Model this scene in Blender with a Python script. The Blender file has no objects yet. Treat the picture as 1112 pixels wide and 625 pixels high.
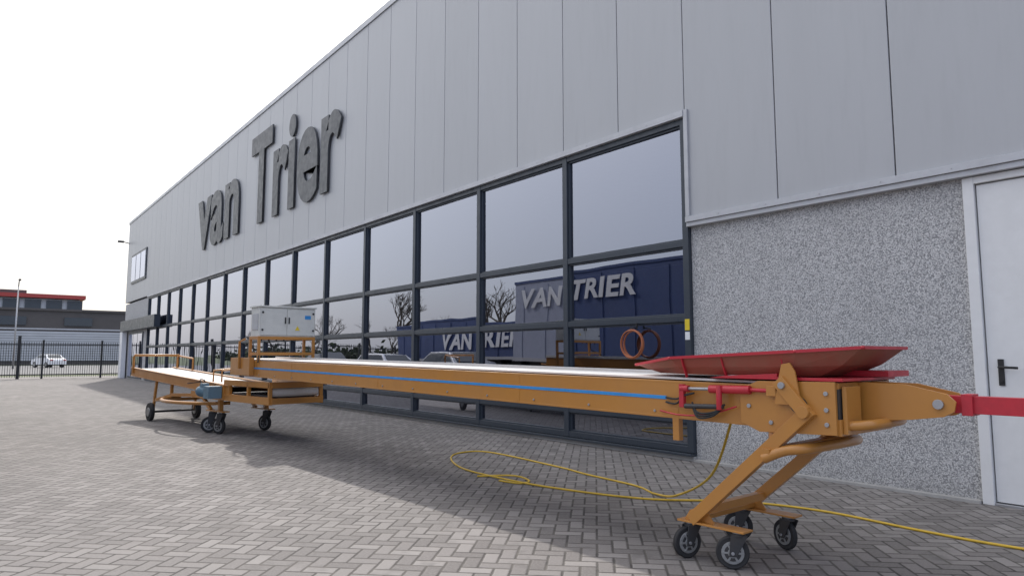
import bpy, bmesh, math, random
from mathutils import Vector, Matrix
random.seed(7)
scene=bpy.context.scene
R=math.radians
# ------------------------------------------------------------------ materials
def new_mat(name):
    m=bpy.data.materials.new(name); m.use_nodes=True
    nt=m.node_tree; b=nt.nodes['Principled BSDF']
    return m,nt,b
class NB:
    def __init__(s,nt): s.nt=nt
    def sock(s,inp,v):
        if isinstance(v,bpy.types.NodeSocket): s.nt.links.new(v,inp)
        else: inp.default_value=v
    def m(s,op,a,b=None,c=None):
        n=s.nt.nodes.new('ShaderNodeMath'); n.operation=op
        s.sock(n.inputs[0],a)
        if b is not None: s.sock(n.inputs[1],b)
        if c is not None: s.sock(n.inputs[2],c)
        return n.outputs[0]
    def pos(s): return s.nt.nodes.new('ShaderNodeNewGeometry').outputs['Position']
    def objc(s): return s.nt.nodes.new('ShaderNodeTexCoord').outputs['Object']
    def noise(s,vec,scale,detail=4,rough=.55):
        n=s.nt.nodes.new('ShaderNodeTexNoise'); n.inputs['Scale'].default_value=scale
        n.inputs['Detail'].default_value=detail; n.inputs['Roughness'].default_value=rough
        s.nt.links.new(vec,n.inputs['Vector']); return n.outputs['Fac']
    def mapr(s,v,a,b,c,d):
        n=s.nt.nodes.new('ShaderNodeMapRange'); s.nt.links.new(v,n.inputs[0])
        for i,x in enumerate((a,b,c,d)): n.inputs[i+1].default_value=x
        return n.outputs[0]
    def mix(s,f,a,b,mode='MIX'):
        n=s.nt.nodes.new('ShaderNodeMix'); n.data_type='RGBA'; n.blend_type=mode
        s.sock(n.inputs[0],f); s.sock(n.inputs[6],a); s.sock(n.inputs[7],b); return n.outputs[2]
    def ramp(s,v,stops):
        n=s.nt.nodes.new('ShaderNodeValToRGB'); s.nt.links.new(v,n.inputs[0])
        cr=n.color_ramp
        while len(cr.elements)<len(stops): cr.elements.new(.5)
        for e,(p,c) in zip(cr.elements,stops): e.position=p; e.color=(*c,1)
        return n.outputs[0]
    def bump(s,h,strength,dist):
        n=s.nt.nodes.new('ShaderNodeBump'); n.inputs['Strength'].default_value=strength
        n.inputs['Distance'].default_value=dist; s.nt.links.new(h,n.inputs['Height']); return n.outputs[0]
def c4(c): return (*c,1)
def paint(name,col,rough=.45,metal=0,dirt=.35,scale=6,dirtcol=None,bump=.0,coat=0,hi=.16):
    m,nt,b=new_mat(name); q=NB(nt); p=q.objc()
    n=q.noise(p,scale,6,.65); n2=q.noise(p,scale*7,3,.6)
    f=q.m('MULTIPLY',q.mapr(n,.42,.75,0,1),dirt)
    dc=dirtcol or tuple(x*.45+.01 for x in col)
    c=q.mix(f,c4(col),c4(dc))
    c=q.mix(q.mapr(n2,.3,.7,0,hi),c,c4(tuple(min(1,x*1.5+.01) for x in col)))
    nt.links.new(c,b.inputs['Base Color']); b.inputs['Metallic'].default_value=metal
    nt.links.new(q.mapr(n,.3,.7,rough-.08,rough+.15),b.inputs['Roughness'])
    if coat: b.inputs['Coat Weight'].default_value=coat; b.inputs['Coat Roughness'].default_value=.12
    if bump: nt.links.new(q.bump(n2,bump,.01),b.inputs['Normal'])
    return m
ORANGE=paint('ochre_paint',(.49,.215,.042),.36,dirt=.28,scale=2.2,dirtcol=(.30,.14,.05),coat=.35,hi=.05)
RED=paint('red_paint',(.50,.025,.04),.35,dirt=.45)
RUSTRED=paint('worn_red_paint',(.32,.075,.048),.55,dirt=.8,scale=3,dirtcol=(.26,.14,.09),hi=.08)
BLACK=paint('black_rubber',(.018,.018,.019),.7,dirt=.5,dirtcol=(.07,.065,.06))
DARK=paint('dark_steel',(.05,.05,.052),.5,metal=.3,dirt=.5,dirtcol=(.10,.08,.06))
STEEL=paint('zinc_steel',(.42,.42,.43),.38,metal=.7,dirt=.4)
BELT=paint('belt_pvc',(.68,.67,.64),.5,dirt=.4,scale=3,dirtcol=(.46,.43,.38))
BLUE=paint('blue_tape',(.04,.27,.62),.4,dirt=.4)
MOTOR=paint('motor_paint',(.13,.22,.28),.45)
CAB=paint('cabinet_paint',(.62,.62,.58),.4,dirt=.15,scale=2)
YEL=paint('yellow_cable',(.68,.44,.04),.45,dirt=.4)
YLAB=paint('yellow_label',(.75,.55,.03),.4,dirt=.1)
WHITE=paint('white_paint',(.78,.79,.80),.4,dirt=.12,scale=1.5)
FRAME=paint('window_frame_paint',(.038,.048,.062),.35,dirt=.2)
TRIM=paint('trim_metal',(.47,.475,.49),.4,metal=.2,dirt=.15,scale=2)
SEAM=paint('panel_joint',(.16,.16,.165),.6,dirt=.2,scale=2)
LETTER=paint('lettering_grey',(.055,.06,.067),.4,dirt=.1)
CONC=paint('concrete',(.38,.37,.35),.85,dirt=.4,scale=5,bump=.3)
TYRE=BLACK
HUB=paint('hub_grey',(.34,.34,.33),.4,metal=.5,dirt=.5)
DOORW=paint('door_paint',(.74,.74,.73),.4,dirt=.15,scale=1.2,dirtcol=(.58,.58,.56))
INTER=paint('interior_wall',(.10,.10,.11),.8)
HOSE=paint('orange_hose',(.42,.13,.05),.45)

def cladding():
    m,nt,b=new_mat('ribbed_cladding'); q=NB(nt); p=q.pos()
    sp=nt.nodes.new('ShaderNodeSeparateXYZ'); nt.links.new(p,sp.inputs[0])
    w=q.m('SINE',q.m('MULTIPLY',sp.outputs[1],2*math.pi/.055))
    w2=q.m('SINE',q.m('MULTIPLY',sp.outputs[1],2*math.pi/.29))
    mp=nt.nodes.new('ShaderNodeMapping'); mp.inputs['Scale'].default_value=(1,1,.15); nt.links.new(p,mp.inputs[0])
    n=q.noise(mp.outputs[0],1.4,6,.6); n2=q.noise(mp.outputs[0],9,3,.6)
    ri=nt.nodes.new('ShaderNodeTexWhiteNoise'); ri.noise_dimensions='1D'
    nt.links.new(q.m('FLOOR',q.m('DIVIDE',q.m('SUBTRACT',sp.outputs[1],5.37),1.155)),ri.inputs['W'])
    c=q.mix(q.mapr(n,.35,.7,0,.5),c4((.435,.44,.45)),c4((.40,.405,.413)))
    c=q.mix(q.mapr(n2,.5,.8,0,.15),c,c4((.30,.30,.30)))
    c=q.mix(q.mapr(ri.outputs['Value'],0,1,0,.4),c,c4((.475,.48,.49)))
    nt.links.new(c,b.inputs['Base Color']); b.inputs['Roughness'].default_value=.42
    b.inputs['Metallic'].default_value=.1
    h=q.m('ADD',q.m('MULTIPLY',w,.25),q.m('MULTIPLY',w2,.4))
    nt.links.new(q.bump(h,.2,.003),b.inputs['Normal'])
    return m
CLAD=cladding()
def pebble():
    m,nt,b=new_mat('exposed_aggregate'); q=NB(nt); p=q.pos()
    v=nt.nodes.new('ShaderNodeTexVoronoi'); v.inputs['Scale'].default_value=88; nt.links.new(p,v.inputs['Vector'])
    wn=nt.nodes.new('ShaderNodeSeparateColor'); nt.links.new(v.outputs['Color'],wn.inputs[0])
    c=q.ramp(wn.outputs[0],[(0,(.14,.14,.145)),(.25,(.30,.30,.31)),(.55,(.50,.495,.49)),(.8,(.66,.65,.64)),(1,(.84,.83,.82))])
    d=q.mapr(v.outputs['Distance'],.25,.75,0,1)
    c=q.mix(q.m('MULTIPLY',d,.55),c,c4((.30,.30,.295)))
    n=q.noise(p,1.1,5); c=q.mix(q.mapr(n,.4,.75,0,.25),c,c4((.30,.295,.29)))
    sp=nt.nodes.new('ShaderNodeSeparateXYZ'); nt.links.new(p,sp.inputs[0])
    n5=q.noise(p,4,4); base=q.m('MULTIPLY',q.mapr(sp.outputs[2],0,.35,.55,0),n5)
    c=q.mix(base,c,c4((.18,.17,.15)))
    nt.links.new(c,b.inputs['Base Color']); b.inputs['Roughness'].default_value=.8
    nt.links.new(q.bump(q.m('SUBTRACT',1,v.outputs['Distance']),.5,.005),b.inputs['Normal'])
    return m
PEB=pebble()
def glass():
    m=bpy.data.materials.new('window_glass'); m.use_nodes=True; nt=m.node_tree; nt.nodes.clear(); q=NB(nt)
    out=nt.nodes.new('ShaderNodeOutputMaterial'); mx=nt.nodes.new('ShaderNodeMixShader')
    g=nt.nodes.new('ShaderNodeBsdfGlossy'); g.inputs['Roughness'].default_value=.0; g.inputs['Color'].default_value=(.82,.85,.97,1)
    t=nt.nodes.new('ShaderNodeBsdfTransparent'); t.inputs['Color'].default_value=(.35,.38,.42,1)
    lw=nt.nodes.new('ShaderNodeLayerWeight'); lw.inputs['Blend'].default_value=.5
    f=q.m('ADD',q.m('MULTIPLY',q.m('POWER',lw.outputs['Facing'],2.5),.60),.36)
    n=q.noise(q.pos(),.9,1,.4)
    nt.links.new(q.bump(n,.25,.012),g.inputs['Normal'])
    nt.links.new(f,mx.inputs[0]); nt.links.new(t.outputs[0],mx.inputs[1]); nt.links.new(g.outputs[0],mx.inputs[2])
    nt.links.new(mx.outputs[0],out.inputs[0]); return m
GLASS=glass()
def pavers():
    m,nt,b=new_mat('herringbone_pavers'); q=NB(nt)
    mp=nt.nodes.new('ShaderNodeMapping'); mp.inputs['Rotation'].default_value=(0,0,R(45)); mp.inputs['Scale'].default_value=(1/.105,)*3
    nt.links.new(q.pos(),mp.inputs[0]); sp=nt.nodes.new('ShaderNodeSeparateXYZ'); nt.links.new(mp.outputs[0],sp.inputs[0])
    x,y=sp.outputs[0],sp.outputs[1]
    i=q.m('FLOOR',x); j=q.m('FLOOR',y); u=q.m('SUBTRACT',x,i); v=q.m('SUBTRACT',y,j)
    k=q.m('FLOORED_MODULO',q.m('SUBTRACT',i,j),4.0)
    K=[q.m('COMPARE',k,float(t),.4) for t in range(4)]
    d=q.m('MINIMUM',q.m('MINIMUM',q.m('ADD',u,K[1]),q.m('ADD',q.m('SUBTRACT',1,u),K[0])),
          q.m('MINIMUM',q.m('ADD',v,K[2]),q.m('ADD',q.m('SUBTRACT',1,v),K[3])))
    cb=nt.nodes.new('ShaderNodeCombineXYZ'); nt.links.new(q.m('SUBTRACT',i,K[1]),cb.inputs[0]); nt.links.new(q.m('SUBTRACT',j,K[2]),cb.inputs[1])
    wn=nt.nodes.new('ShaderNodeTexWhiteNoise'); wn.noise_dimensions='2D'; nt.links.new(cb.outputs[0],wn.inputs['Vector'])
    c=q.ramp(wn.outputs['Value'],[(0,(.14,.126,.118)),(.35,(.19,.173,.163)),(.7,(.235,.215,.202)),(1,(.29,.268,.252))])
    n=q.noise(q.pos(),.45,7,.65); c=q.mix(q.mapr(n,.38,.68,0,.65),c,c4((.145,.136,.128)))
    nb=q.noise(q.pos(),.16,4,.6); c=q.mix(q.mapr(nb,.45,.65,0,.35),c,c4((.27,.25,.235)))
    n3=q.noise(q.pos(),60,3,.6); c=q.mix(q.mapr(n3,.4,.75,0,.28),c,c4((.35,.33,.31)))
    n4=q.noise(q.pos(),3.3,4,.6); c=q.mix(q.mapr(n4,.58,.74,0,.5),c,c4((.085,.08,.074)))
    nd=q.noise(q.pos(),25,2,.5)
    d2=q.m('ADD',d,q.mapr(nd,.3,.7,-.02,.02))
    mort=q.mapr(d2,.045,.11,1,0)
    jc=q.mix(q.mapr(n4,.4,.6,0,1),c4((.045,.04,.036)),c4((.10,.09,.078)))
    c=q.mix(q.m('MULTIPLY',mort,.92),c,jc)
    nt.links.new(c,b.inputs['Base Color']); b.inputs['Roughness'].default_value=.85
    h=q.m('ADD',q.mapr(d2,.02,.14,0,1),q.m('MULTIPLY',n3,.15))
    h=q.m('ADD',h,q.m('MULTIPLY',wn.outputs['Value'],.3))
    nt.links.new(q.bump(h,.6,.006),b.inputs['Normal'])
    return m
PAVE=pavers()
def ground_mat(name,a,bcol,scale):
    m,nt,b=new_mat(name); q=NB(nt); n=q.noise(q.pos(),scale,6,.6)
    nt.links.new(q.mix(q.mapr(n,.3,.7,0,1),c4(a),c4(bcol)),b.inputs['Base Color']); b.inputs['Roughness'].default_value=.9
    return m
GRASS=ground_mat('grass',(.06,.09,.03),(.11,.12,.05),.6)
ASPH=ground_mat('asphalt',(.14,.14,.14),(.19,.185,.18),2)
BARK=paint('bark',(.09,.075,.06),.9)
# ------------------------------------------------------------------ mesh builder
class B:
    def __init__(s): s.bm=bmesh.new(); s.mats=[]
    def mi(s,m):
        if m not in s.mats: s.mats.append(m)
        return s.mats.index(m)
    def face(s,vs,mat,smooth=False):
        try: f=s.bm.faces.new(vs)
        except ValueError: return
        f.material_index=s.mi(mat); f.smooth=smooth
    def hexa(s,P,mat):
        v=[s.bm.verts.new(p) for p in P]
        for a in ((0,3,2,1),(4,5,6,7),(0,1,5,4),(1,2,6,5),(2,3,7,6),(3,0,4,7)): s.face([v[i] for i in a],mat)
    def box(s,x0,x1,y0,y1,z0,z1,mat):
        s.hexa([(x0,y0,z0),(x1,y0,z0),(x1,y1,z0),(x0,y1,z0),(x0,y0,z1),(x1,y0,z1),(x1,y1,z1),(x0,y1,z1)],mat)
    def bar(s,p0,p1,w,h,mat,up=(0,0,1)):
        p0=Vector(p0);p1=Vector(p1);d=(p1-p0).normalized();u=Vector(up)
        if abs(d.dot(u))>.98:u=Vector((0,1,0))
        sd=d.cross(u).normalized();u2=sd.cross(d)
        o=[(-1,-1),(1,-1),(1,1),(-1,1)]
        A=[p0+sd*a*w/2+u2*b*h/2 for a,b in o];Bq=[p1+sd*a*w/2+u2*b*h/2 for a,b in o]
        s.hexa(A+Bq,mat)
    def tube(s,pts,r,mat,n=10,smoothpath=0,r1=None,cap=True,closed=False):
        pts=[Vector(p) for p in pts]
        if smoothpath:
            out=[];N=len(pts)
            for i in range(N if closed else N-1):
                if closed: p0,p1,p2,p3=pts[(i-1)%N],pts[i],pts[(i+1)%N],pts[(i+2)%N]
                else: p0,p1,p2,p3=pts[max(i-1,0)],pts[i],pts[i+1],pts[min(i+2,N-1)]
                for k in range(smoothpath):
                    t=k/smoothpath
                    out.append(.5*((2*p1)+(p2-p0)*t+(2*p0-5*p1+4*p2-p3)*t*t+(-p0+3*p1-3*p2+p3)*t**3))
            if not closed: out.append(pts[-1])
            pts=out
        N=len(pts); rings=[]; prev=None
        for i,p in enumerate(pts):
            if closed: d=(pts[(i+1)%N]-pts[i-1]).normalized()
            else: d=(pts[min(i+1,N-1)]-pts[max(i-1,0)]).normalized()
            if prev is None:
                a=Vector((0,0,1)) if abs(d.z)<.9 else Vector((1,0,0)); prev=d.cross(a).normalized()
            sd=(prev-d*prev.dot(d)).normalized(); prev=sd; u=d.cross(sd)
            rr=r if r1 is None else r+(r1-r)*i/(N-1)
            rings.append([s.bm.verts.new(p+rr*(math.cos(2*math.pi*k/n)*sd+math.sin(2*math.pi*k/n)*u)) for k in range(n)])
        for i in range(N if closed else N-1):
            a=rings[i];b=rings[(i+1)%N]
            for k in range(n): s.face([a[k],a[(k+1)%n],b[(k+1)%n],b[k]],mat,True)
        if cap and not closed: s.face(rings[0][::-1],mat); s.face(rings[-1],mat)
    def cyl(s,p0,p1,r,mat,n=20,r1=None): s.tube([p0,p1],r,mat,n,0,r1)
    def torus(s,c,axis,RR,r,mat,n=28,k=10):
        axis=Vector(axis).normalized(); a=axis.orthogonal().normalized(); b=axis.cross(a); c=Vector(c)
        s.tube([c+RR*(math.cos(2*math.pi*i/n)*a+math.sin(2*math.pi*i/n)*b) for i in range(n)],r,mat,k,closed=True)
    def prism(s,poly,off,mat):
        off=Vector(off); a=[s.bm.verts.new(Vector(p)) for p in poly]; b=[s.bm.verts.new(Vector(p)+off) for p in poly]
        n=len(a); s.face(a,mat); s.face(b[::-1],mat)
        for i in range(n): s.face([a[i],b[i],b[(i+1)%n],a[(i+1)%n]],mat)
    def done(s,name,parent=None,loc=None,rotz=0,bevel=0):
        bmesh.ops.recalc_face_normals(s.bm,faces=s.bm.faces)
        me=bpy.data.meshes.new(name); s.bm.to_mesh(me); s.bm.free()
        for m in s.mats: me.materials.append(m)
        o=bpy.data.objects.new(name,me); scene.collection.objects.link(o)
        if loc: o.location=loc
        o.rotation_euler[2]=rotz
        if parent: o.parent=parent
        if bevel:
            md=o.modifiers.new('bev','BEVEL'); md.width=bevel; md.segments=2; md.limit_method='ANGLE'; md.angle_limit=R(50)
        return o
def empty(name,loc=(0,0,0),rotz=0):
    e=bpy.data.objects.new(name,None); e.location=loc; e.rotation_euler[2]=rotz; scene.collection.objects.link(e); return e
# ------------------------------------------------------------------ ground
def sheet(name,x0,x1,y0,y1,z,mat):
    b=B(); b.face([b.bm.verts.new(p) for p in ((x0,y0,z),(x1,y0,z),(x1,y1,z),(x0,y1,z))],mat); return b.done(name)
sheet('ground',-2500,2500,-2500,2500,-.012,GRASS)
sheet('paved_yard',-45,7.3,-40,52,0,PAVE)
sheet('road',-300,300,56,112,-.006,ASPH)
# ------------------------------------------------------------------ building
bd=empty('warehouse_building')
XW=7.09; Y0=5.37; P=2.312; YE=47.0; YS=-9
NP=15; YW=Y0+NP*P
b=B()
gap=.006; y=Y0
b.box(XW+.012,XW+.2,YS,YE,4.46,9.3,SEAM)
while y<YE-.1:
    y1=min(y+P/2,YE); b.box(XW-.045,XW+.011,y+gap,y1-gap,4.46,9.28,CLAD); y=y1
b.box(XW+.012,XW+.2,YS,Y0-.02,3.06,4.46,SEAM)
y=Y0
while y>YS+.2:
    y1=y-1.26; b.box(XW-.045,XW+.011,y1+gap,y-gap,3.06,9.28,CLAD); y=y1
b.done('cladding_panels',bd,bevel=.005)
b=B()
b.box(XW-.075,XW+.35,YS,YE+.06,9.28,9.42,TRIM)
b.box(XW-.085,XW+.3,Y0+.0,YW+.1,4.37,4.455,TRIM)
b.box(XW-.075,XW+.05,Y0-.06,Y0+.0,3.06,4.455,TRIM)
b.box(XW-.085,XW+.2,YS,Y0+.0,2.985,3.055,TRIM)
b.box(XW-.06,XW+.2,YS,Y0+.0,2.93,2.984,TRIM)
y=Y0+.6
while y<YW: b.cyl((XW-.085,y,4.412),(XW-.090,y,4.412),.008,STEEL,8); y+=1.155
y=Y0-.5
while y>0: b.cyl((XW-.085,y,3.02),(XW-.090,y,3.02),.007,STEEL,8); y-=.63
b.done('flashings',bd,bevel=.004)
DL=2.30
b=B()
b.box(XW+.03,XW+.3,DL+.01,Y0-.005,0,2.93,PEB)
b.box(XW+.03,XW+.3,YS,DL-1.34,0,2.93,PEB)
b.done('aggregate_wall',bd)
b=B()
b.box(XW+.21,45,YE-.25,YE,0,9.3,CLAD); b.box(XW+.21,45,YS,YS+.25,0,9.3,CLAD)
b.box(44.8,45,YS+.25,YE-.25,0,9.3,CLAD)
b.box(XW+.2,45,YS,YE,9.3,9.36,DARK)
b.box(XW+.2,XW+.3,YW,YE-.25,0,4.46,INTER)
b.box(20,20.2,YS+.3,YE-.3,0,4.6,INTER); b.box(XW+.21,20,YS+.3,YE-.3,4.62,4.8,INTER)
b.box(XW+.3,20,YS+.3,YE-.3,-.01,.02,CONC)
b.done('building_shell',bd)
# window band
b=B(); x0=XW-.03
zs=[.14,.50,1.77,2.73,4.33]
for i in range(NP+1):
    y=Y0+i*P
    w=.05
    if i: b.box(x0,x0+.13,y-w,y+w,.1,4.37,FRAME)
    else: b.box(x0,x0+.13,y,y+.09,.1,4.37,FRAME)
for i in range(NP):
    ya=Y0+i*P+(.09 if i==0 else .05); yb=Y0+(i+1)*P-.05
    for j,z in enumerate(zs):
        b.box(x0+.006,x0+.12,ya,yb,z-.04,z+.04 if j<4 else z+.038,FRAME)
    for j in range(4):
        za=zs[j]+.04; zb=zs[j+1]-.04; t=.025
        b.box(x0+.035,x0+.10,ya,ya+t,za,zb,FRAME); b.box(x0+.035,x0+.10,yb-t,yb,za,zb,FRAME)
        b.box(x0+.036,x0+.099,ya+t,yb-t,za,za+t,FRAME); b.box(x0+.036,x0+.099,ya+t,yb-t,zb-t,zb,FRAME)
b.box(XW-.075,XW+.1,Y0+.0,YW+.05,.062,.094,FRAME)
b.done('window_frames',bd,bevel=.004)
b=B()
for i in range(NP):
    for j in range(4):
        ya=Y0+i*P+.06; yb=ya+P-.12
        dx=random.uniform(-.003,.003); dz=random.uniform(-.0035,.0035)
        xg=x0+.07
        vs=[b.bm.verts.new(p) for p in ((xg-dx-dz,ya,zs[j]+.05),(xg+dx-dz,yb,zs[j]+.05),(xg+dx+dz,yb,zs[j+1]-.05),(xg-dx+dz,ya,zs[j+1]-.05))]
        b.face(vs,GLASS)
b.done('window_panes',bd)
b=B(); b.box(XW-.02,XW+.19,Y0,YE,0,.06,CONC); b.box(XW-.03,XW+.1,DL+.01,Y0-.003,-.005,.03,CONC)
b.done('plinth',bd,bevel=.005)
# door
b=B()
b.box(XW-.005,XW+.2,DL-.09,DL,.0,2.925,DOORW); b.box(XW-.005,XW+.2,DL-1.34,DL-1.26,.0,2.925,DOORW)
b.box(XW-.004,XW+.2,DL-1.26,DL-.09,2.86,2.924,DOORW)
b.box(XW+.03,XW+.09,DL-1.25,DL-.10,.03,2.85,DOORW)
b.box(XW+.0,XW+.15,DL-1.26,DL-.09,-.005,.022,STEEL)
b.done('door',bd,bevel=.004)
b=B(); yh=2.10
b.box(XW+.018,XW+.03,yh-.022,yh+.022,1.04,1.27,BLACK)
b.tube([(XW+.02,yh,1.2),(XW-.035,yh,1.2),(XW-.04,yh-.03,1.2),(XW-.04,yh-.14,1.195)],.011,BLACK,10)
b.cyl((XW+.03,yh,1.08),(XW+.005,yh,1.08),.013,BLACK)
b.done('door_handle',bd)
# entrance canopy and far end
b=B()
b.box(6.72,XW-.09,36.5,46.2,2.7,3.3,FRAME)
b.box(XW-.01,XW+.19,YW+.12,YE,.06,4.36,PEB)
b.box(XW-.05,XW-.015,41.0,45.0,.07,2.6,FRAME)
b.box(6.76,7.00,45.6,46.4,0,2.69,WHITE)
b.done('entrance_canopy',bd,bevel=.01)
b=B()
for ya in (41.1,42.4,43.7): b.box(XW-.07,XW-.052,ya,ya+1.2,.15,2.5,GLASS)
b.box(XW-.10,XW-.05,40.9,45.2,5.45,7.15,FRAME)
for ya in (41.05,42.45,43.85): b.box(XW-.115,XW-.102,ya,ya+1.25,5.58,7.02,GLASS)
b.done('end_windows',bd)
b=B(); b.tube([(XW-.05,46.8,8.1),(XW-.4,46.8,8.18)],.03,DARK); b.box(XW-.66,XW-.34,46.68,46.92,8.12,8.22,DARK)
b.done('wall_lamp',bd)
# facade lettering
def text_mesh(body,offset,extrude):
    cu=bpy.data.curves.new('t','FONT'); cu.body=body; cu.size=1; cu.offset=offset; cu.extrude=extrude; cu.resolution_u=6
    cu.space_character=1.0+offset*1.6
    o=bpy.data.objects.new('t',cu); scene.collection.objects.link(o)
    bpy.context.view_layer.update()
    me=bpy.data.meshes.new_from_object(o.evaluated_get(bpy.context.evaluated_depsgraph_get()))
    bpy.data.objects.remove(o); return me
def place_text(name,body,offset,depth,x,yL,yR,z0,z1,mat,parent,shear=0):
    me=text_mesh(body,offset,.5)
    xs=[v.co.x for v in me.vertices]; ys=[v.co.y for v in me.vertices]
    a,bx,c,d=min(xs),max(xs),min(ys),max(ys)
    for v in me.vertices:
        X,Yv,Z=v.co
        ty=(Yv-c)/(d-c); tx=(X-a)/(bx-a)
        v.co=(x-Z*depth, yL+(yR-yL)*tx-shear*ty, z0+(z1-z0)*ty)
    me.materials.clear(); me.materials.append(mat)
    o=bpy.data.objects.new(name,me); scene.collection.objects.link(o); o.parent=parent; return o
place_text('lettering_van','van',.03,.05,XW-.10,30.0,24.4,5.52,7.62,LETTER,bd)
place_text('lettering_trier','Trier',.03,.05,XW-.10,23.1,15.9,5.52,8.55,LETTER,bd)
# hose coil hung on the window frame
b=B()
for i in range(5):
    b.torus((XW-.10-.012*i,6.25+random.uniform(-.01,.01),1.46+random.uniform(-.012,.012)),(1,random.uniform(-.06,.06),random.uniform(-.06,.06)),.19+random.uniform(-.012,.012),.009,HOSE,32,6)
b.cyl((XW-.17,6.25,1.67),(XW-.03,6.25,1.68),.01,DARK,8)
b.bar((XW-.035,6.25,1.66),(XW-.035,6.25,1.74),.03,.01,DARK)
b.done('hose_coil')
b=B(); b.box(XW-.034,XW-.031,5.38,5.45,1.62,1.76,YLAB); b.box(XW-.034,XW-.031,5.38,5.45,1.5,1.6,WHITE); b.done('warning_sticker',bd)
# ------------------------------------------------------------------ conveyors
def caster(b,x,y,r,w,yaw,ztop,mat_f=DARK):
    ax=Vector((math.cos(yaw),math.sin(yaw),0)); fw=Vector((-ax.y,ax.x,0))
    c=Vector((x,y,r))+fw*r*.35
    h=w/2
    b.cyl(c-ax*h*.7,c+ax*h*.7,r*.97,TYRE,28)
    b.torus(c-ax*h*.35,ax,r*.90,r*.1,TYRE,28,8); b.torus(c+ax*h*.35,ax,r*.90,r*.1,TYRE,28,8)
    b.cyl(c-ax*h*.95,c+ax*h*.95,r*.68,HUB,24); b.cyl(c-ax*h*1.05,c+ax*h*1.05,r*.5,DARK,20); b.cyl(c-ax*h*1.2,c+ax*h*1.2,r*.3,HUB,16)
    for k in range(6):
        a=k*math.pi/3; dd=(fw*math.cos(a)+Vector((0,0,1))*math.sin(a))*r
        b.bar(c+dd*.28-ax*h*1.0,c+dd*.62-ax*h*1.0,.008,.012,HUB); b.bar(c+dd*.28+ax*h*1.0,c+dd*.62+ax*h*1.0,.008,.012,HUB)
    b.cyl(c-ax*(h+.02),c+ax*(h+.02),r*.1,STEEL,10)
    top=Vector((x,y,ztop))
    for sg in (-1,1):
        o=ax*sg*(h+.008)
        b.prism([c+o-fw*r*.22-Vector((0,0,r*.2)),c+o+fw*r*.22-Vector((0,0,r*.2)),top+o+fw*r*.45-Vector((0,0,.02)),top+o-fw*r*.55-Vector((0,0,.02))],ax*sg*.006,mat_f)
    b.cyl(top-Vector((0,0,.03)),top-Vector((0,0,.012)),w*.75+.01,mat_f,18)
    b.cyl(top-Vector((0,0,.012)),top,w*.6+.01,STEEL,18)
b=B(); zb=lambda s:.88+.0118*s
S0,S1=-.76,9.0
for sg in (-1,1):
    t=sg*.33
    a,c=(-.30 if sg<0 else S0),S1
    b.bar((t,a,zb(a)+.125),(t,c,zb(c)+.125),.02,.25,ORANGE)
    for dz in (.008,.242): b.bar((t-sg*.02,a,zb(a)+dz),(t-sg*.02,c,zb(c)+dz),.062,.014,ORANGE)
b.bar((0,S0+.1,zb(S0)+.04),(0,S1,zb(S1)+.04),.62,.012,ORANGE)
b.bar((0,-.6,zb(-.6)+.264),(0,S1-.02,zb(S1)+.264),.60,.014,BELT)
b.bar((0,-.6,zb(-.6)+.10),(0,S1-.02,zb(S1)+.10),.55,.01,BELT)
b.bar((.345,.3,zb(0)+.27),(.345,S1,zb(S1)+.275),.02,.05,BELT)
b.cyl((-.3,S1-.02,zb(S1)+.18),(.3,S1-.02,zb(S1)+.18),.08,BELT,24)
b.bar((-.3425,.35,zb(.35)+.135),(-.3425,8.3,zb(8.3)+.135),.003,.024,BLUE)
for s in (1.9,4.3,6.7):
    b.bar((-.3415,s,zb(s)+.015),(-.3415,s,zb(s)+.235),.003,.05,ORANGE)
s=.45
while s<9:
    b.cyl((-.34,s,zb(s)+.04),(-.349,s,zb(s)+.04),.009,STEEL,8); s+=.62
for s in (1,2.2,3.4,4.6,5.8,7,8.2): b.cyl((-.3,s,zb(s)+.03),(.3,s,zb(s)+.03),.03,DARK,12)
b.bar((-.32,.28,.74),(-.32,.28,.95),.045,.05,ORANGE)
# heavy front side plates
for sg in (-1,1):
    b.prism([(sg*.345,-.80,.865),(sg*.345,-.34,.85),(sg*.345,-.22,.90),(sg*.345,-.22,1.10),(sg*.345,-.34,1.15),(sg*.345,-.80,1.155)],(sg*.022,0,0),ORANGE)
    for ss,zz in ((-.75,.92),(-.75,1.0),(-.75,1.09),(-.42,.91),(-.42,1.1),(-.28,1.0)):
        b.cyl((sg*.366,ss,zz),(sg*.378,ss,zz),.013,STEEL,8)
    b.box(*(sorted((sg*.30,sg*.344))),-.81,-.58,.90,1.12,DARK)
    b.cyl((sg*.37,-.60,1.02),(sg*.40,-.60,1.02),.045,DARK,16)
b.cyl((-.29,-.70,1.03),(.29,-.70,1.03),.085,DARK,28)
b.box(-.345,.345,-.815,-.785,.86,.95,ORANGE); b.box(-.345,.345,-.81,-.74,1.115,1.15,ORANGE)
b.box(-.32,-.14,-.84,-.816,.87,1.13,ORANGE)
b.box(.18,.33,-.83,-.816,.87,1.13,ORANGE)
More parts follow.
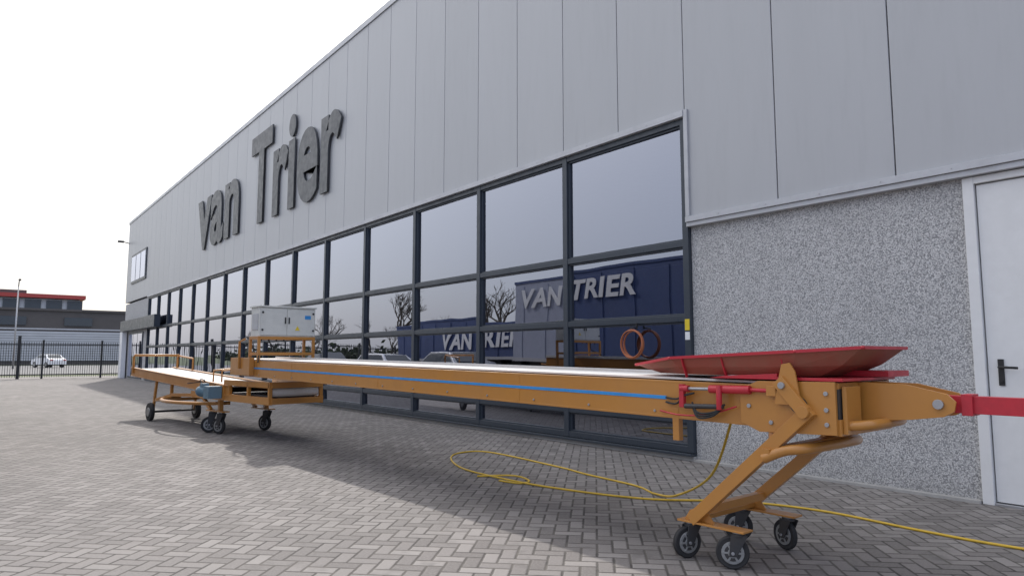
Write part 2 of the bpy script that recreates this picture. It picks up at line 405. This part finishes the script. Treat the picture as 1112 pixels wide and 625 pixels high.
# drawbar bracket
for sg in (-1,1):
    t=sg*.085
    b.prism([(t,-.81,.93),(t,-1.08,.955),(t,-1.24,.98),(t,-1.29,1.01),(t,-1.30,1.06),(t,-1.26,1.10),(t,-1.06,1.145),(t,-.81,1.15)],(sg*.014,0,0),ORANGE)
    b.cyl((sg*.1,-1.22,1.045),(sg*.118,-1.22,1.045),.026,STEEL,12)
b.box(-.084,.084,-1.05,-.81,.955,.975,ORANGE); b.box(-.084,.084,-1.0,-.81,1.10,1.12,ORANGE)
b.tube([(-.28,-.80,.91),(-.22,-.93,.925),(.1,-.95,.93),(.28,-.88,.92)],.028,ORANGE,12,6)
b.bar((.0,-1.12,1.045),(.0,-2.9,1.045),.07,.09,RED)
b.box(-.055,.055,-1.36,-1.31,.99,1.10,RED)
# red guards
b.box(-.36,.36,-.84,-.46,1.158,1.175,RED); b.box(.05,.36,-.92,-.58,1.178,1.212,RED)
b.prism([(-.36,.0,1.16),(-.36,-.46,1.16),(-.36,-.46,1.195),(-.36,-.1,1.175)],(.7,0,0),RED)
# hydraulic cylinders near side
zc=1.095
b.cyl((-.385,-.30,zc),(-.385,-.02,zc-.005),.026,RED,16); b.cyl((-.385,-.02,zc-.005),(-.385,.14,zc-.008),.011,STEEL,10)
b.cyl((-.385,.14,zc-.008),(-.385,.20,zc-.008),.022,RED,14); b.bar((-.385,.19,zc+.02),(-.385,.19,.965),.03,.035,RED)
b.cyl((-.41,-.10,zc+.02),(-.41,-.10,.965),.018,RED,12)
b.cyl((-.40,-.12,.985),(-.40,.16,.975),.016,DARK,12)
b.cyl((-.385,-.42,zc),(-.385,-.30,zc),.012,RED,10)
b.bar((-.36,-.44,zc),(-.40,-.44,zc),.06,.06,ORANGE)
for q0 in range(3):
    b.tube([(-.38,.12,1.0-.01*q0),(-.42,.05,.94-.015*q0),(-.41,-.06,.95-.01*q0),(-.38,-.12,1.0)],.007,BLACK,6,6)
for q0 in range(2):
    b.tube([(-.35,.35,.99+.03*q0),(-.37,.25,.985+.03*q0),(-.385,.18,1.04),(-.385,.1,1.06)],.007,BLACK,6,6)
b.tube([(-.35,.4,.93),(-.40,.2,.915),(-.38,0,.93),(-.38,-.2,.99)],.006,RED,6,6)
# leg pivot fins and legs
for sg in (-1,1):
    t=sg*.385
    b.prism([(t,-.62,1.02),(t,-.46,1.02),(t,-.49,1.17),(t,-.51,1.25),(t,-.56,1.26),(t,-.59,1.21)],(sg*.014,0,0),ORANGE)
    b.bar((t+sg*.02,-.49,1.16),(t+sg*.02,-.64,.985),.03,.075,ORANGE)
    b.cyl((t,-.52,1.13),(t+sg*.05,-.52,1.13),.02,STEEL,12)
    b.cyl((sg*.34,-.64,.985),(t+sg*.05,-.64,.985),.035,ORANGE,18)
    b.bar((t+sg*.0,-.67,1.00),(sg*.34,.17,.245),.05,.075,ORANGE)
    b.prism([(sg*.31,.02,.24),(sg*.31,.24,.24),(sg*.31,.20,.30),(sg*.31,.10,.345)],(sg*.012,0,0),ORANGE)
    b.box(sg*.31-.055,sg*.31+.055,-.21,.27,.228,.24,ORANGE)
    caster(b,sg*.31,-.14,.10,.045,R(35) if sg<0 else R(-20),.228)
    caster(b,sg*.31,.20,.10,.045,R(70) if sg<0 else R(25),.228)
    b.bar((sg*.33,-.4,.87),(sg*.36,-.42,.72),.04,.05,ORANGE)
b.tube([(-.40,-.38,.70),(-.38,-.50,.755),(-.3,-.62,.775),(.3,-.62,.775),(.38,-.50,.755),(.40,-.38,.70)],.03,ORANGE,14,5)
b.bar((-.42,-.40,.735),(.44,-.54,.78),.06,.05,ORANGE)
b.bar((-.33,.06,.33),(.33,.06,.33),.05,.05,ORANGE)
b.bar((-.33,.14,.262),(.33,.14,.262),.07,.03,ORANGE)
# control cabinet frame at rear
C0=8.0; TA,TB_=-.32,.56
for t in (TA,TB_):
    for s in (C0,C0+.36): b.bar((t,s,1.0),(t,s,1.60),.04,.04,ORANGE)
for z in (1.33,1.575):
    for s in (C0,C0+.36): b.bar((TA,s,z),(TB_,s,z),.035,.045,ORANGE)
    for t in (TA,TB_): b.bar((t,C0,z),(t,C0+.36,z),.034,.044,ORANGE)
b.tube([(-.44,C0+.5,1.1),(-.44,C0+.5,1.52),(-.40,C0+.38,1.56)],.018,ORANGE,10)
b.box(-.42,-.345,C0+.1,C0+.95,1.0,1.27,ORANGE)
conv=b.done('mobile_belt_conveyor',None,(4.07,2.7,0),R(2.27),bevel=.003)
# cabinet (child)
b=B()
b.box(TA,TB_+.02,C0,C0+.36,1.60,2.05,CAB); b.box(TA-.02,TB_+.04,C0-.03,C0+.39,2.052,2.075,CAB)
b.box(TA+.015,.105,C0-.015,C0-.001,1.62,2.035,CAB); b.box(.115,TB_+.005,C0-.015,C0-.001,1.62,2.035,CAB)
for z in (1.70,1.97):
    for t in (TA+.04,TB_-.02): b.cyl((t,C0-.015,z),(t,C0-.03,z),.016,BLACK,12)
for t in (.08,.14): b.bar((t,C0-.022,1.80),(t,C0-.022,1.90),.02,.012,BLACK)
b.prism([(.24,C0-.017,1.70),(.32,C0-.017,1.70),(.28,C0-.017,1.77)],(0,-.003,0),YLAB)
b.box(.40,.50,C0-.019,C0-.016,1.88,1.94,BLUE)
b.box(TA-.009,TA-.001,C0+.06,C0+.3,1.7,1.95,TRIM)
for i in range(4): b.cyl((-.25+.12*i,C0+.1,1.6),(-.25+.12*i,C0+.1,1.53),.014,BLACK,10)
b.tube([(-.13,C0+.1,1.54),(-.1,C0+.05,1.4),(-.3,C0,1.32),(-.36,C0-.1,1.2)],.01,BLACK,8,6)
b.done('control_cabinet',conv,bevel=.006)
# chute tray (folded sheet hopper)
b=B()
top=[(-.20,.72,1.235),(-.36,.30,1.285),(-.40,-.60,1.325),(-.30,-.93,1.345),(.30,-.93,1.345),(.40,-.60,1.325),(.36,.30,1.285),(.20,.72,1.235)]
mid=[(-.19,.62,1.205),(-.335,.26,1.225),(-.36,-.56,1.235),(-.27,-.80,1.245),(.27,-.80,1.245),(.36,-.56,1.235),(.335,.26,1.225),(.19,.62,1.205)]
bot=[(-.17,.52,1.178),(-.30,.22,1.178),(-.31,-.50,1.180),(-.24,-.66,1.182),(.24,-.66,1.182),(.31,-.50,1.180),(.30,.22,1.178),(.17,.52,1.178)]
rg=[[b.bm.verts.new(p) for p in L] for L in (bot,mid,top)]
for a,c in zip(rg,rg[1:]):
    for i in range(8): b.face([a[i],a[(i+1)%8],c[(i+1)%8],c[i]],RUSTRED)
b.face(rg[0],RUSTRED)
for i in range(8):
    b.bar(top[i],top[(i+1)%8],.022,.018,RED); 
    b.cyl(Vector(top[i])-Vector((0,0,.009)),Vector(top[i])+Vector((0,0,.0085)),.013,RED,10)
for s in (-.5,-.1,.2):
    for sg in (-1,1): b.bar((sg*.315,s,1.16),(sg*.372,s,1.285),.008,.02,RED)
b.done('chute_tray',conv)
# ---- second (rear) conveyor
b=B(); zr=lambda s:.74+.047*s; E=4.75
for sg in (-1,1):
    t=sg*.42
    b.bar((t,-.3,zr(-.3)),(t,E,zr(E)),.04,.15,ORANGE)
    b.bar((t,-.3,zr(-.3)+.083),(t,E,zr(E)+.083),.075,.014,ORANGE)
    b.bar((t,-.3,zr(-.3)-.083),(t,E,zr(E)-.083),.07,.014,ORANGE)
    b.bar((t,-1.75,.62),(t,1.3,.62),.06,.11,ORANGE); b.bar((t,-1.75,.86),(t,-.1,.86),.05,.09,ORANGE)
    for s in (-1.72,-1.0,-.3): b.bar((t,s,.62),(t,s,.88),.05,.05,ORANGE)
    for s,yaw,r in ((.05,R(20),.135),(.42,R(70),.135)): 
        if sg<0 or s<.3: caster(b,t*.95,s,r,.06,yaw,.36)
    b.bar((t*.95,-.12,.375),(t*.95,.55,.375),.13,.02,ORANGE)
    b.bar((t*.95,.1,.38),(t*.95,.1,.60),.07,.07,ORANGE)
    b.bar((t*.95,.5,.38),(t*.95,.9,.60),.05,.05,ORANGE)
    c=Vector((sg*.45,3.4,.18))
    b.cyl(c-Vector((.035,0,0)),c+Vector((.035,0,0)),.175,TYRE,28); b.torus(c,(1,0,0),.15,.036,TYRE); b.cyl(c-Vector((.05,0,0)),c+Vector((.05,0,0)),.09,HUB,20)
    b.bar((sg*.40,3.4,.18),(sg*.40,3.25,zr(3.25)-.09),.04,.06,ORANGE)
    b.bar((sg*.40,3.25,.42),(sg*.40,2.3,.56),.05,.06,ORANGE)
    b.bar((sg*.40,2.3,.56),(sg*.40,1.2,.60),.05,.06,ORANGE)
    b.bar((sg*.40,2.4,.56),(sg*.40,2.4,zr(2.4)-.09),.05,.05,ORANGE)
b.bar((-.45,3.4,.18),(.45,3.4,.18),.04,.04,DARK); b.bar((-.4,3.25,.42),(.4,3.25,.42),.05,.06,ORANGE)
b.bar((0,-.2,zr(-.2)+.055),(0,E-.05,zr(E)+.055),.78,.012,BELT)
b.bar((0,-.2,zr(-.2)-.06),(0,E-.05,zr(E)-.06),.78,.012,DARK)
b.bar((0,-1.7,.84),(0,-.3,.80),.78,.012,DARK); b.box(-.38,.38,-1.6,-.3,.60,.70,DARK)
for s in (-1.75,-1.0,-.1,1.25): b.bar((-.42,s,.62),(.42,s,.62),.06,.09,ORANGE)
b.bar((-.42,-1.75,.86),(.42,-1.75,.86),.05,.09,ORANGE)
b.cyl((-.4,E-.03,zr(E)),(.4,E-.03,zr(E)),.06,DARK,20)
b.cyl((-.38,-1.65,.75),(.38,-1.65,.75),.07,BELT,20)
b.tube([(-.45,E-.15,.93),(-.45,E-.15,1.27),(-.45,E-.2,1.31),(.45,E-.2,1.31),(.45,E-.15,1.27),(.45,E-.15,.93)],.025,ORANGE,10)
b.tube([(.45,3.7,.92),(.45,3.7,1.24),(.45,E-.2,1.30)],.02,ORANGE,10)
arc=[(-.1+.62*math.cos(a)-.12,1.3+1.15*math.sin(a),.50) for a in [math.pi*(.5+i/14) for i in range(15)]]
b.tube(arc,.03,ORANGE,10)
b.cyl((-.62,.10,.70),(-.62,.42,.705),.085,MOTOR,24)
for i in range(9): b.torus((-.62,.14+.028*i,.70),(0,1,0),.086,.005,MOTOR,24,6)
b.box(-.67,-.57,.18,.32,.775,.84,MOTOR); b.box(-.70,-.48,-.12,.09,.60,.80,MOTOR); b.box(-.47,-.44,-.15,.15,.58,.82,ORANGE)
b.tube([(-.62,.3,.8),(-.6,.5,.9),(-.45,.7,.86),(-.44,1.5,.8)],.01,BLACK,6,5)
for s in (.0,.35): b.tube([(-.44,s,.86),(-.44,s,1.05),(-.1,s,1.08)],.016,ORANGE,8)
b.done('mobile_belt_conveyor.001',None,(3.72,12.1,0),R(7.07),bevel=.003)
# ------------------------------------------------------------------ power cable
b=B(); r=.010
pts=[(5.9,.2),(5.63,1.61),(5.61,2.23),(5.66,3.02),(5.43,3.67),(4.87,4.26),(4.56,5.17),(4.44,5.91),(4.52,6.7),(4.83,7.41),(5.2,7.75),(5.54,7.55),(5.46,6.13),(5.36,5.51),(5.28,4.73),(5.12,4.35)]
p3=[(x,y,r) for x,y in pts]+[(4.95,3.95,.08),(4.7,3.4,.36),(4.35,2.95,.88)]
p3[7]=(4.44,5.91,r*2)
b.tube(p3,r,YEL,8,10)
b.tube([(4.35,6.15,r),(4.6,5.85,r*3),(4.62,5.6,r),(4.45,5.55,r),(4.38,5.8,r)],r,YEL,8,8)
b.done('power_cable')
b=B(); b.box(2.62,2.86,2.9,2.94,.002,.010,DARK); b.box(2.64,2.66,2.94,3.05,.002,.010,DARK); b.done('ground_strap',None)
# ------------------------------------------------------------------ fence
b=B(); FB=paint('fence_black',(.02,.021,.023),.5)
yF=47.4
x=-30
while x<7.6:
    b.box(x-.012,x+.012,yF-.012,yF+.012,.08,2.08,FB); x+=.115
for z in (.2,1.9): b.box(-30,7.6,yF-.03,yF+.03,z,z+.06,FB)
x=-28.8
while x<7.6: b.box(x-.05,x+.05,yF-.05,yF+.05,0,2.2,FB); x+=2.9
b.box(1.9,2.05,yF-.15,yF+.15,0,2.4,FB)
b.done('metal_fence')
# ------------------------------------------------------------------ background buildings
WB=paint('grey_metal_wall',(.50,.51,.53),.5,dirt=.2,scale=.1); DB=paint('dark_brown_wall',(.09,.08,.075),.6,dirt=.2,scale=.2)
RT=paint('red_fascia',(.42,.06,.05),.5,dirt=.1,scale=.3); DG=paint('dark_window',(.05,.06,.07),.15,dirt=.1)
b=B()
b.box(-4,40,118,140,0,7.7,DB)
for i in range(12): b.box(-4.1,40.1,117.86,117.98,.6+.35*i,.6+.35*i+.30,WB)
b.box(-4.2,40.2,117.7,140.1,7.7,8.0,DB)
for i in range(4): b.box(2+8*i,5.5+8*i,117.8,117.9,5.6,6.8,DG)
b.box(-4.1,40.1,117.9,118.2,5.0,5.2,TRIM)
b.done('industrial_building')
b=B()
b.box(-4,15.0,150,175,0,11.6,WB); b.box(-5,15.8,149,176,11.7,12.4,RT)
for i in range(6): b.box(-3+3.2*i,-.6+3.2*i,149.8,149.98,9.6,11.4,DG)
b.box(2,7,155,160,12.5,13.4,DB)
b.done('office_building')
b=B(); b.cyl((3.1,84,0),(3.1,84,8.2),.09,STEEL,12,.05); b.tube([(3.1,84,8.2),(3.1,83.5,8.6),(3.1,82.4,8.7)],.05,STEEL,8); b.box(3.0,3.2,81.8,82.5,8.64,8.76,DARK); b.done('street_lamp')
def car(name,loc,rot,paintm):
    b=B()
    prof=[(-2.1,.35),(-2.12,.75),(-1.95,.95),(-1.5,1.02),(-.95,1.42),(.55,1.45),(1.25,1.0),(2.0,.88),(2.12,.6),(2.08,.3)]
    def ring(w): return [(w*(1 if z<1.03 else .82),x,z) for x,z in prof]
    Lr=[b.bm.verts.new(p) for p in ring(-.86)]; Rr=[b.bm.verts.new(p) for p in ring(.86)]
    n=len(prof)
    for i in range(n): b.face([Lr[i],Rr[i],Rr[(i+1)%n],Lr[(i+1)%n]],paintm)
    b.face(Lr,paintm); b.face(Rr[::-1],paintm)
    for sg in (-1,1):
        b.hexa([(sg*.855,-1.35,1.04),(sg*.865,1.05,1.04),(sg*.80,1.0,1.06),(sg*.8,-1.3,1.06),(sg*.725,-.9,1.38),(sg*.735,.5,1.4),(sg*.70,.5,1.4),(sg*.70,-.9,1.38)],DG)
        for y in (-1.3,1.3):
            b.cyl((sg*.66,y,.32),(sg*.89,y,.32),.32,TYRE,20); b.cyl((sg*.87,y,.32),(sg*.90,y,.32),.2,HUB,16)
        b.box(*sorted((sg*.5,sg*.8)),-2.13,-2.1,.75,.88,RT); b.box(*sorted((sg*.5,sg*.8)),2.05,2.12,.66,.8,WHITE)
    b.hexa([(-.66,-1.49,1.04),(.66,-1.49,1.04),(.62,-1.0,1.40),(-.62,-1.0,1.40),(-.66,-1.51,1.06),(.66,-1.51,1.06),(.62,-1.02,1.42),(-.62,-1.02,1.42)],DG)
    b.hexa([(-.66,1.23,1.04),(.66,1.23,1.04),(.62,.62,1.42),(-.62,.62,1.42),(-.66,1.26,1.06),(.66,1.26,1.06),(.62,.64,1.45),(-.62,.64,1.45)],DG)
    return b.done(name,None,loc,rot,bevel=.03)
car('parked_car',(6.6,92,0),R(20),WHITE)
CG=paint('silver_car_paint',(.35,.36,.38),.25,metal=.5,dirt=.1)
car('parked_car.001',(-1.1,23.5,0),R(3),CG)
car('parked_car.002',(-1.2,29.5,0),R(-2),WHITE)
car('parked_car.003',(-1.2,36.5,0),R(181),DG)
# ------------------------------------------------------------------ trailers across the yard (mirrored in the glass)
TB=paint('blue_tarpaulin',(.055,.085,.20),.5,dirt=.3,scale=.8); TL=paint('pale_tarpaulin',(.36,.39,.48),.5,dirt=.2,scale=.8)
def trailer(name,xf,ya,yb,zt,ysplit,texts):
    e=empty(name); b=B(); xb=xf-2.5
    if ysplit: b.box(xb,xf,ya,ysplit,1.15,zt,TB); b.box(xb,xf,ysplit+.004,yb,1.15,zt,TL)
    else: b.box(xb,xf,ya,yb,1.15,zt,TB)
    b.box(xb-.02,xf+.02,ya-.03,yb+.03,zt,zt+.08,TB); b.box(xb-.02,xf+.02,ya-.03,yb+.03,1.03,1.15,TRIM)
    y=ya
    while y<=yb: b.box(xf,xf+.02,y-.02,y+.02,1.15,zt-.1,TB if not ysplit or y<ysplit else TL); y+=1.3
    b.box(xb+.6,xf-.6,ya+.3,yb-.3,.85,1.03,DARK)
    for i in range(3):
        y=ya+1.4+1.35*i
        for xx in (xf-.4,xb+.05): b.cyl((xx,y,.5),(xx+.35,y,.5),.5,TYRE,28); b.cyl((xx-.01,y,.5),(xx+.36,y,.5),.28,HUB,20)
        b.cyl((xb+.1,y,.5),(xf-.1,y,.5),.06,DARK)
    for xx in (xf-.5,xb+.4): b.bar((xx,yb-2.6,0),(xx,yb-2.6,1.0),.12,.12,DARK)
    b.box(xf-.08,xf-.03,ya+5.6,yb-3.2,.45,.95,TRIM)
    b.done(name+'_body',e)
    for (yl,yr,z0,z1) in texts: place_text(name+'_lettering','VAN TRIER',.03,.02,xf+.04,yl,yr,z0,z1,WHITE,e,shear=.12)
    return e
trailer('box_trailer',-1.0,8.4,19.3,3.95,16.4,[(19.0,13.5,3.05,3.72)])
trailer('box_trailer.001',-3.0,20.3,31.5,2.75,None,[(27.4,21.3,1.55,2.35)])
# ------------------------------------------------------------------ bare trees
def branch(b,p,d,L,r,lv):
    q=p+d*L; b.tube([p,p+d*L*.5+Vector((random.uniform(-.05,.05)*L,random.uniform(-.05,.05)*L,0)),q],r,BARK,3 if lv<3 else 6,0,r*.6,cap=False)
    if lv==0: return
    for i in range(3 if lv>1 else 4):
        ax=Vector((random.uniform(-1,1),random.uniform(-1,1),random.uniform(-.2,.8))).normalized()
        nd=(d*random.uniform(.7,1.1)+ax*.75).normalized(); nd.z=max(nd.z,-.05)
        branch(b,p+d*L*random.uniform(.55,1),nd,L*random.uniform(.6,.78),r*.55,lv-1)
def tree(b,x,y,h,k=.026): branch(b,Vector((x,y,0)),Vector((random.uniform(-.05,.05),random.uniform(-.05,.05),1)).normalized(),h*.33,h*k,5)
b=B(); tree(b,-19,44,9,.032); b.done('bare_tree')
b=B(); tree(b,-19,60,9,.032); b.done('bare_tree.001')
b=B()
y=30
while y<200:
    tree(b,-48+random.uniform(-5,5),y,random.uniform(8,12)); y+=random.uniform(9,14)
b.done('distant_trees')
b=B(); rr=random.Random(3)
y=10.
HG=paint('hedge_leaf',(.05,.065,.03),.9,dirt=.5,scale=.4)
while y<260:
    for k in range(34):
        c=Vector((-56+rr.gauss(0,1.2),y+rr.uniform(0,5),abs(rr.gauss(1.3,1.0)))); s=rr.uniform(.3,.7)
        a=Vector((rr.gauss(0,1),rr.gauss(0,1),rr.gauss(0,1))).normalized(); o=a.orthogonal().normalized(); u=a.cross(o)
        b.face([b.bm.verts.new(c+s*v) for v in (o,u,-o,-u)],HG)
    y+=2.2
b.done('hedge')
# ------------------------------------------------------------------ light
S=Vector((3.35,11.0,9.4)).normalized()
el=math.asin(S.z); az=math.atan2(S.x,S.y)
w=bpy.data.worlds.new('World'); scene.world=w; w.use_nodes=True; nt=w.node_tree; q=NB(nt)
bg=nt.nodes['Background']; sk=nt.nodes.new('ShaderNodeTexSky'); sk.sky_type='NISHITA'; sk.sun_disc=False
sk.sun_elevation=el; sk.sun_rotation=az; sk.air_density=1.0; sk.dust_density=3.0; sk.ozone_density=1.0
tc=nt.nodes.new('ShaderNodeTexCoord'); dt=nt.nodes.new('ShaderNodeVectorMath'); dt.operation='DOT_PRODUCT'
nt.links.new(tc.outputs['Generated'],dt.inputs[0]); dt.inputs[1].default_value=S
sx=nt.nodes.new('ShaderNodeSeparateXYZ'); nt.links.new(tc.outputs['Generated'],sx.inputs[0])
sunside=q.mix(q.mapr(sx.outputs[2],.02,.55,0,1),(6.2,6.35,6.6,1),(15.0,15.0,15.3,1))
hz=q.mix(q.mapr(dt.outputs['Value'],-.3,.65,0,1),(5.2,6.0,8.4,1),sunside)
fin=q.mix(.72,sk.outputs[0],hz)
nt.links.new(fin,bg.inputs[0]); bg.inputs[1].default_value=.14
sl=bpy.data.lights.new('sun','SUN'); sl.energy=3.0; sl.angle=R(1.2); sl.color=(1,.95,.89)
so=bpy.data.objects.new('sun',sl); so.rotation_euler=S.to_track_quat('Z','Y').to_euler(); so.location=(20,60,50); scene.collection.objects.link(so)
cam=bpy.data.cameras.new('camera'); co=bpy.data.objects.new('camera',cam); scene.collection.objects.link(co)
cam.lens=24; cam.sensor_width=36; cam.clip_end=4000; cam.clip_start=.05
co.location=(0,0,1.3); co.rotation_euler=(R(90+5.66),0,R(-38.11)); scene.camera=co
scene.view_settings.view_transform='Standard'; scene.view_settings.look='None'; scene.view_settings.exposure=0
